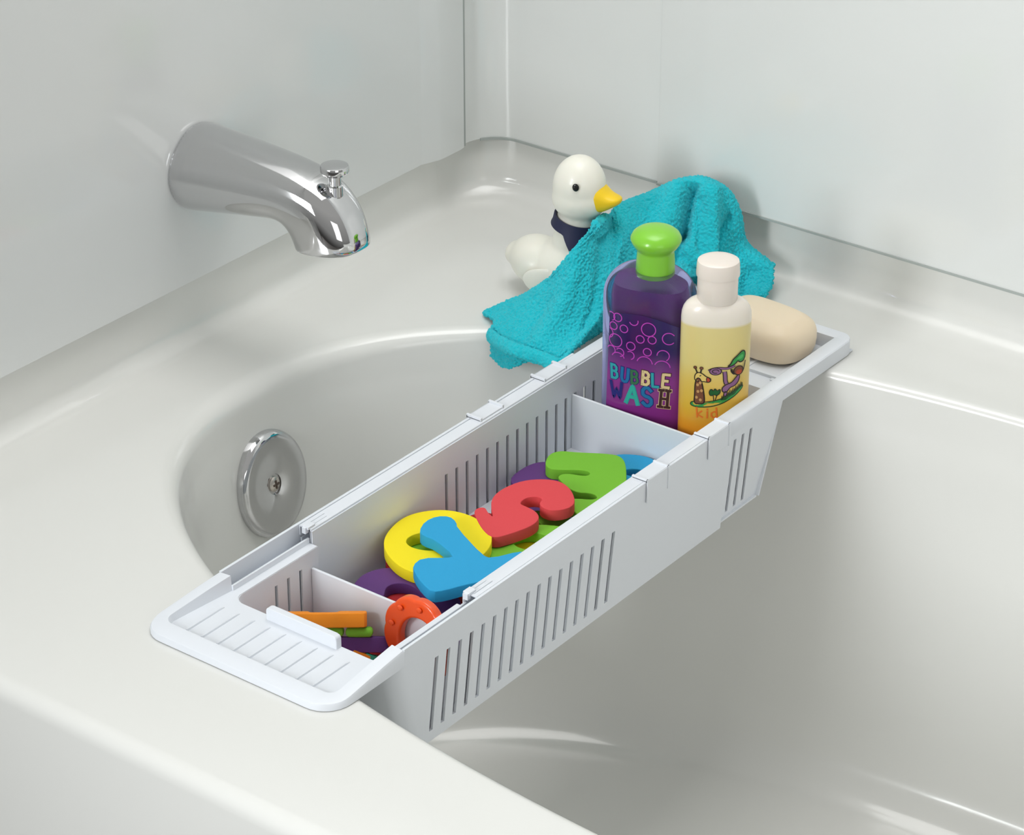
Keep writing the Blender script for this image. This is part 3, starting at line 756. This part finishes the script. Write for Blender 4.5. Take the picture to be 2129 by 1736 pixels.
# giraffe: neck, head, horns, snout
blob(S((-17.5,54),(-17,62),(-17.2,70),(-16.2,77),(-13.5,78),(-11.6,73),(-10.4,66),(-9.6,60),(-9.6,55),(-13,54.2)), 1, .0005, 2, .0009, 4)
blob(S((-17.4,75),(-17.5,80),(-15,83),(-11.5,82),(-9,79.5),(-6.4,78.5),(-5.4,76),(-7,74.3),(-10,75),(-13,74.5)), 7, .0006, 2, .0008, 4)
blob(S((-8.6,79),(-6.2,78.8),(-5.2,76.5),(-6.6,74.3),(-8.6,75)), 6, .0007, 2, .0005, 4)
for x0, x1 in ((-15.6,-17.2),(-13,-12.4)):
    stroke([(x0/1000,.0825),(x1/1000,.0862)], .0011, 4, .0007)
    blob([(p[0], p[1]) for p in ell(x1/1000,.0868,.0013,.0013,0,10)], 1, .0008, 1, .0004, 4)
for (x, z) in ((-15.4,60),(-12.4,58),(-14.4,65.5),(-11.8,66.5),(-14.8,71.5),(-12.9,73.5)):
    blob([(p[0], p[1]) for p in ell(x/1000,z/1000,.0011,.0014,0,10)], 8, .0008, 1)
stroke(S((-13.5,79.5),(-12.4,80.5)), .0007, 4, .0009)
# little plant
stroke(S((-3,58),(-3.4,62),(-5,65)), .0006, 4, .0006); stroke(S((-2,58.5),(-1.2,62),(.4,65)), .0006, 4, .0006)
blob(S((-5.6,62),(-6.6,66),(-5,69),(-3.6,66.5),(-2.4,69.5),(-1,66.5),(1,69),(1.4,65),(-1,62.5),(-3,63.5)), 5, .0007, 1, .0006, 4)
# branch, curl, monkey, foliage
stroke(chaikin(S((-8.5,83.5),(-5,86.5),(0,87.5),(5,86.5),(9,87.5),(13,90)),2,False), .0024, 4, .0005)
stroke(chaikin(S((-8.5,83.5),(-5,86.5),(0,87.5),(5,86.5),(9,87.5),(13,90)),2,False), .0014, 3, .0007)
blob([(p[0],p[1]) for p in ell(-.0025,.0845,.0042,.0032,0,16)], 3, .0006, 1, .0007, 4)
stroke([((-2.5+2.2*math.cos(a))/1000,(84.5+1.6*math.sin(a))/1000) for a in np.linspace(0,5.2,14)], .0006, 4, .0009)
stroke(chaikin(S((3.5,86.5),(4.4,80),(4.6,75),(6.2,71.5)),2,False), .0034, 4, .0006); stroke(chaikin(S((3.5,86.5),(4.4,80),(4.6,75),(6.2,71.5)),2,False), .0021, 3, .0008)
blob(S((2.6,66),(2.2,69.5),(5,72.5),(9,73.5),(12,77.5),(14.6,80.5),(16,78.5),(14.6,73.5),(11.5,70.4),(8,69.5),(6.4,66.5),(5,65)), 3, .0010, 2, .0008, 4)
blob(S((4.2,66.5),(3.4,62.5),(5.2,61.5),(6.4,65.5)), 3, .0011, 1, .0007, 4)
stroke(chaikin(S((12,80.5),(9,83),(8.4,87)),1,False), .0016, 4, .0011)
stroke(chaikin(S((15.5,80),(19,82.5),(20.5,88),(21.3,94)),2,False), .0010, 4, .0011)
blob([(p[0],p[1]) for p in ell(.0145,.0840,.0042,.0040,0,18)], 1, .0012, 1, .0008, 4)
blob([(p[0],p[1]) for p in ell(.0148,.0826,.0026,.0022,0,14)], 6, .0013, 1)
blob(S((5.5,88.5),(8,90.5),(9.5,94.5),(13,97.5),(17.5,101.5),(20.5,100),(20.8,95),(18.5,91.5),(15.5,91),(13.6,93),(11.8,90.5),(8.5,88.6)), 0, .0009, 2, .0010, 4)
blob(S((11.5,93.5),(14,96.5),(17.5,98.5),(18.8,96),(16.2,93.8),(13.8,94.4)), 2, .0011, 2)
word(art, [('k',-.0125,0,.0052,.0062,.08,.0009,9,9),('i',-.0072,0,.0030,.0060,0,.0009,9,9),('d',-.0022,.0002,.0050,.0062,.06,.0009,9,9)], .0420, on_cyl, .0004)
art_o = art.build('label', [lm('art_green',(52,150,72)), lm('art_brown',(120,72,48)), lm('art_light_green',(80,180,96)), lm('art_mauve',(136,92,132)), lm('art_black',(38,28,26)), lm('art_dark_green',(28,92,44)), lm('art_red',(176,70,44)), lm('art_cream',(226,196,110)), lm('art_tan',(196,150,96)), lm('art_orange',(232,120,40))], YB, ang=60)
art_o['label'] = 'printed jungle picture: giraffe, monkey on a branch, grass and orange word kid'

# ------------------------------------------------------------------ soap bar
sb = MB(); rings = []
for z, a, b, e in ((.0,.040,.024,3.2),(.002,.0435,.0275,3.0),(.007,.0455,.0295,2.9),(.013,.0462,.0302,2.9),(.0185,.0458,.0298,3.0),(.0222,.0448,.0288,3.1),(.0252,.0430,.0272,3.2),(.0275,.0405,.0248,3.3),(.0318,.0335,.0186,3.6),(.0321,.0325,.0178,3.6),(.0323,.016,.009,3.0)):
    rings.append([(*sell(2*PI*k/72, a, b, e), z ) for k in range(72)])
sb.loft(rings, True, True, True)
M_SOAP = mat('cream_soap', srgb(240,222,194), .42, sss=.1)
soap = sb.build('soap_bar', M_SOAP, None, ang=24)
soap.scale = (.97,1.06,1.04); soap.location = (-.0575,.6395,.0032); soap.rotation_euler = (0,0,math.radians(-4))
tag(soap, 'cream rectangular soap bar lying in the rear tray of the caddy', 'soap')

# ------------------------------------------------------------------ toy duck
def ball(mb, c, r, rot=0, n=28, k=18, tap=0):
    rings = []
    for i in range(1, k):
        ph = PI*i/k
        rg_ = []
        for j in range(n):
            a = 2*PI*j/n
            x, y, z = r[0]*math.sin(ph)*math.cos(a), r[1]*math.sin(ph)*math.sin(a), -r[2]*math.cos(ph)
            x2 = x*math.cos(rot)+z*math.sin(rot); z2 = -x*math.sin(rot)+z*math.cos(rot)
            rg_.append((c[0]+x2, c[1]+y, c[2]+z2))
        rings.append(rg_)
    mb.loft(rings, True, True, True)
DK = empty('toy_duck', (-.2548,.6190,.0), math.radians(10)); tag(DK, 'white rubber toy duck with yellow bill and navy neckerchief, sitting on the tub corner', 'toy duck')
d = MB()
ball(d, (.014,0,.0305), (.042,.034,.0300))
ball(d, (-.022,0,.0290), (.030,.026,.0225), .30)
ball(d, (-.047,0,.0330), (.0095,.013,.0105), .4)
ball(d, (.013,0,.058), (.0215,.022,.028))
ball(d, (.0125,0,.075), (.0185,.0185,.020))
ball(d, (.0145,0,.1085), (.0238,.0232,.0290))
ball(d, (.0150,0,.0985), (.0250,.0240,.0205))
M_DUCK = mat('duck_rubber', srgb(242,240,228), .35, coat=.15, sss=.1)
dk = d.build('duck_body', M_DUCK, DK)
for nm, t_, kw in (('r','REMESH',dict(mode='VOXEL', voxel_size=.0018, use_smooth_shade=True)),('c','CORRECTIVE_SMOOTH',None),('s','SMOOTH',dict(factor=.5, iterations=9))):
    if kw is None: continue
    md = dk.modifiers.new(nm, t_)
    for k_, v_ in kw.items(): setattr(md, k_, v_)
# bill
d = MB(); rings = []
for s, wd, hu, hl, zz in ((-.002,.0150,.0165,.0155,.0),(.005,.0140,.0140,.0150,-.0002),(.011,.0122,.0096,.0125,-.0006),(.017,.0105,.0062,.0092,-.0004),(.023,.0092,.0042,.0066,.0004),(.028,.0066,.0028,.0044,.0010),(.0305,.0025,.0012,.0018,.0012)):
    rings.append([(.0315+s*.76, wd*.95*math.cos(a), (.1020+zz)+(hu if math.sin(a) > 0 else hl*.86)*math.copysign(abs(math.sin(a))**.8, math.sin(a))) for a in np.linspace(0, 2*PI, 33)[:-1]])
d.loft(rings, True, True, True)
bill = d.build('bill', mat('bill_yellow', srgb(246,206,30), .4), DK, sub=1)
for s_ in (-1, 1):
    d = MB(); ball(d, (0,0,0), (.0030,.0013,.0036), 0, 18, 10)
    e_ = d.build('eye', mat('eye_black', (.01,.01,.01), .25), DK)
    e_.location = (.0215, s_*.0222, .1175); e_.rotation_euler = (0,0,s_*-.22)
# neckerchief
d = MB(); n = 64; r1, r2, r3 = [], [], []
for k in range(n):
    a = 2*PI*k/n
    ph = (a - math.radians(-48) + PI) % (2*PI) - PI
    drop = max(0, 1-abs(ph)/.85)
    zt = .0800 - .004*math.cos(a); 
    r1.append((.0130+.0196*math.cos(a), .0196*math.sin(a), zt))
    r2.append((.0130+.0212*math.cos(a), .0212*math.sin(a), zt-.007-.003*drop))
    f = .0222 + .0125*drop
    r3.append((.0125+f*math.cos(a), f*math.sin(a), zt-.010-.030*drop))
d.loft([r1, r2, r3], True)
d.build('neckerchief', mat('navy_cloth', srgb(36,40,72), .6), DK, solid=.0016, off=0, ang=60)
# wing
d = MB(); rings = []
for s in np.linspace(-1, 1, 13):
    q = math.sqrt(max(0.02, 1-s*s))
    rings.append([(-.004+.024*s, -.0300-.0025*q*max(0,math.sin(a))+.004*s*s*1.2, .026+.004*s+ (.0125*q)*math.cos(a)) for a in np.linspace(0, 2*PI, 17)[:-1]])
d.loft(rings, True, True, True)
wg = d.build('wing', M_DUCK, DK, sub=1)

# ------------------------------------------------------------------ washcloth
CTRL = [  # columns left -> right ; rows: back (towards wall), ridge, upper, lower, rolled hem, turned-under edge
 [(-.2892,.5480,.0020),(-.2869,.5430,.0040),(-.2782,.5380,.0065),(-.2652,.5300,.0087),(-.2591,.5190,.0028),(-.2560,.5130,-.0170)],
 [(-.2735,.5640,.0050),(-.2708,.5600,.0152),(-.2635,.5450,.0144),(-.2547,.5300,.0128),(-.2473,.5090,.0040),(-.2330,.5030,-.0180)],
 [(-.2545,.5655,.0140),(-.2525,.5620,.0262),(-.2426,.5420,.0216),(-.2330,.5200,.0150),(-.2241,.4990,.0070),(-.2150,.5010,-.0090)],
 [(-.2325,.5635,.0340),(-.2305,.5610,.0460),(-.2210,.5420,.0324),(-.2161,.5180,.0165),(-.2061,.4990,.0066),(-.2035,.5060,-.0020)],
 [(-.2175,.5640,.0520),(-.2155,.5600,.0645),(-.2017,.5430,.0454),(-.1957,.5180,.0205),(-.1894,.5000,.0067),(-.1920,.5080,-.0010)],
 [(-.2055,.5735,.0700),(-.2037,.5690,.0830),(-.1914,.5550,.0548),(-.1803,.5300,.0225),(-.1732,.5000,.0063),(-.1800,.5090,-.0010)],
 [(-.2080,.6060,.0780),(-.2078,.6020,.0887),(-.1868,.5750,.0620),(-.1742,.5500,.0300),(-.1745,.5160,.0110),(-.1790,.5260,.0050)],
 [(-.2260,.6500,.0680),(-.2236,.6430,.0780),(-.1910,.6030,.0600),(-.1755,.5720,.0320),(-.1745,.5300,.0118),(-.1785,.5400,.0060)],
 [(-.2400,.6800,.0660),(-.2198,.6540,.0843),(-.1949,.6200,.0611),(-.1776,.5900,.0322),(-.1748,.5420,.0120),(-.1780,.5520,.0070)],
 [(-.2350,.7200,.0680),(-.2103,.6850,.0862),(-.1913,.6550,.0583),(-.1762,.6250,.0289),(-.1745,.5850,.0120),(-.1770,.5950,.0070)],
 [(-.2136,.7350,.0800),(-.1927,.7000,.0958),(-.1772,.6750,.0642),(-.1650,.6480,.0330),(-.1748,.6300,.0120),(-.1780,.6400,.0060)],
 [(-.1875,.7400,.0880),(-.1717,.7100,.1020),(-.1620,.6900,.0675),(-.1520,.6740,.0340),(-.1640,.6850,.0200),(-.1720,.6910,.0090)],
 [(-.1646,.7420,.0800),(-.1540,.7220,.0929),(-.1521,.7060,.0598),(-.1452,.6940,.0257),(-.1450,.6925,.0080),(-.1490,.6930,.0045)],
 [(-.1507,.7430,.0620),(-.1433,.7280,.0705),(-.1450,.7150,.0492),(-.1401,.7020,.0200),(-.1349,.6950,.0060),(-.1387,.6990,.0040)],
 [(-.1434,.7430,.0396),(-.1377,.7300,.0419),(-.1374,.7200,.0330),(-.1312,.7080,.0160),(-.1207,.6980,.0050),(-.1238,.7020,.0040)],
 [(-.1262,.7430,.0303),(-.1224,.7320,.0323),(-.1219,.7240,.0242),(-.1180,.7150,.0133),(-.1103,.7040,.0050),(-.1128,.7080,.0040)],
 [(-.1123,.7430,.0249),(-.1081,.7330,.0267),(-.1057,.7280,.0227),(-.1030,.7220,.0154),(-.1019,.7100,.0070),(-.1040,.7120,.0045)],
]
G = np.array(CTRL)                       # cols x rows x 3
def cr(P, t):                            # catmull-rom along axis 0
    n_ = len(P); t = t*(n_-1); i = min(int(t), n_-2); f = t - i
    p0 = P[max(i-1,0)]; p1 = P[i]; p2 = P[i+1]; p3 = P[min(i+2,n_-1)]
    return .5*((2*p1)+(-p0+p2)*f+(2*p0-5*p1+4*p2-p3)*f*f+(-p0+3*p1-3*p2+p3)*f**3)
NU, NV = 150, 90
rows = []
for i in range(NU+1):
    colp = cr(G, i/NU)                   # rows x 3
    rows.append([cr(colp, j/NV) for j in range(NV+1)])
W_ = np.array(rows)
du = np.gradient(W_, axis=0); dv = np.gradient(W_, axis=1)
nr = np.cross(du, dv); nr /= (np.linalg.norm(nr, axis=2)[:,:,None] + 1e-9)
if nr[NU//2, NV//2] @ np.array([.5,-.7,.5]) < 0: nr = -nr
UU, VV = np.meshgrid(np.linspace(0,1,NU+1), np.linspace(0,1,NV+1), indexing='ij')
def fold(u0, v0, u1, v1, wdt, amp):      # a crease along a line in (u,v)
    dx, dy = u1-u0, v1-v0; l2 = dx*dx+dy*dy
    t = np.clip(((UU-u0)*dx+(VV-v0)*dy)/l2, 0, 1)
    d = np.hypot(UU-(u0+t*dx), (VV-(v0+t*dy))*.7)
    return amp*np.exp(-(d/wdt)**2)
disp = (fold(.665,.24,.655,.42,.013,-.016) + fold(.655,.42,.62,.60,.016,-.012) + fold(.63,.22,.57,.55,.026,.006) + fold(.715,.24,.735,.52,.024,.009)
        + fold(.69,.30,.70,.50,.012,-.005) + fold(.66,.52,.72,.66,.016,-.008) + fold(.79,.30,.74,.60,.014,-.006) + fold(.50,.36,.36,.72,.030,.004) + fold(.40,.30,.36,.62,.022,-.0045)
        + fold(.28,.36,.22,.66,.030,.003) + fold(.20,.40,.17,.70,.02,-.002) + fold(.93,.40,.90,.75,.020,-.004) + .0010*np.sin(UU*40+VV*9)*np.sin(VV*PI))
rngn = np.random.default_rng(3)
disp += rngn.normal(0, .00018, disp.shape)
W_ = W_ + nr*disp[:,:,None]
wc = MB(); nv = NV+1
wc.add(W_.reshape(-1,3), [(i*nv+j, (i+1)*nv+j, (i+1)*nv+j+1, i*nv+j+1) for i in range(NU) for j in range(NV)])
M_TOWEL = mat('teal_terry_cloth', srgb(22,222,238), .95, bump=1, bscale=1500, var=.12, sheen=.15)
M_TOWEL.node_tree.nodes['Bump'].inputs['Distance'].default_value = .0016
cloth = wc.build('washcloth', M_TOWEL, None, sub=2, solid=.0042, off=-1)
cloth.modifiers.move(0, 0)
tex = bpy.data.textures.new('terry', 'CLOUDS'); tex.noise_scale = .0019; tex.noise_depth = 0
md = cloth.modifiers.new('d', 'DISPLACE'); md.texture = tex; md.strength = .0024; md.texture_coords = 'GLOBAL'
tag(cloth, 'crumpled teal terry washcloth draped over the tub corner and against the wall', 'washcloth')

hm = MB(); rings = []
iv = int(NV*.8)
for i in range(0, int(NU*.40)):
    c_ = W_[i, iv]; t_ = du[i, iv]/np.linalg.norm(du[i, iv]); n_ = nr[i, iv]; b_ = np.cross(t_, n_)
    k_ = min(1, (i+.5)/4)
    rings.append([tuple(c_ + n_*(.0012 + .0030*k_*math.cos(a)) + b_*.0062*k_*math.sin(a)) for a in np.linspace(0, 2*PI, 15)[:-1]])
hm.loft(rings, True, True, True)
hem = hm.build('hem', M_TOWEL, cloth, sub=2, ang=80)
md = hem.modifiers.new('d', 'DISPLACE'); md.texture = tex; md.strength = .0014; md.texture_coords = 'GLOBAL'

# ------------------------------------------------------------------ light, world, camera
wd = bpy.data.worlds.new('room_light'); SC.world = wd; wd.use_nodes = True
nt = wd.node_tree; bg = nt.nodes['Background']
tc = nt.nodes.new('ShaderNodeTexCoord'); sx = nt.nodes.new('ShaderNodeSeparateXYZ'); crp = nt.nodes.new('ShaderNodeValToRGB'); mr = nt.nodes.new('ShaderNodeMapRange')
nt.links.new(tc.outputs['Generated'], sx.inputs[0]); nt.links.new(sx.outputs['Z'], mr.inputs['Value'])
mr.inputs['From Min'].default_value = -1; mr.inputs['From Max'].default_value = 1
nt.links.new(mr.outputs[0], crp.inputs['Fac'])
e = crp.color_ramp.elements; e[0].position = .42; e[0].color = (.06,.058,.055,1); e[1].position = .8; e[1].color = (.52,.52,.50,1)
m_ = crp.color_ramp.elements.new(.52); m_.color = (.33,.33,.32,1)
nt.links.new(crp.outputs[0], bg.inputs['Color']); bg.inputs['Strength'].default_value = .85
def area(name, loc, target, size, power, col=(1,1,1), sy=None):
    l = bpy.data.lights.new(name, 'AREA'); l.energy = power; l.color = col; l.shape = 'RECTANGLE'; l.size = size; l.size_y = sy or size
    o = bpy.data.objects.new(name, l); COL.objects.link(o); o.location = loc
    o.rotation_euler = (Vector(target)-Vector(loc)).to_track_quat('-Z','Y').to_euler()
    return o
area('fill_overhead', (-.15,.45,1.4), (-.15,.45,0), .7, 7.5, (1,.995,.98))  # added fill from above, lifts the back-left corner and deck
area('softbox_front', (-.75,-2.75,1.25), (-.05,.6,.1), 1.25, 106, (.95,.98,1))

area('fill_right', (1.9,-1.0,.75), (-.3,.5,.1), 1.1, 5.5, (1,.99,.97))  # invented fill from the right, brightens end wall and caddy side

cam = bpy.data.cameras.new('camera'); co = bpy.data.objects.new('camera', cam); COL.objects.link(co)
r_ = Vector((.79641533,.60475006,0)); u_ = Vector((-.28860308,.38007093,.87878003)); f_ = Vector((-.53144227,.69987389,-.47722705))
co.matrix_world = Matrix(((r_.x,u_.x,-f_.x,1.07856786),(r_.y,u_.y,-f_.y,-1.21245732),(r_.z,u_.z,-f_.z,1.10688661),(0,0,0,1)))
cam.sensor_fit = 'HORIZONTAL'; cam.sensor_width = 36; cam.lens = 36*5900.19/2129; cam.clip_start = .02
SC.camera = co
SC.view_settings.view_transform = 'Standard'; SC.view_settings.look = 'None'; SC.view_settings.exposure = .07; SC.view_settings.gamma = 1
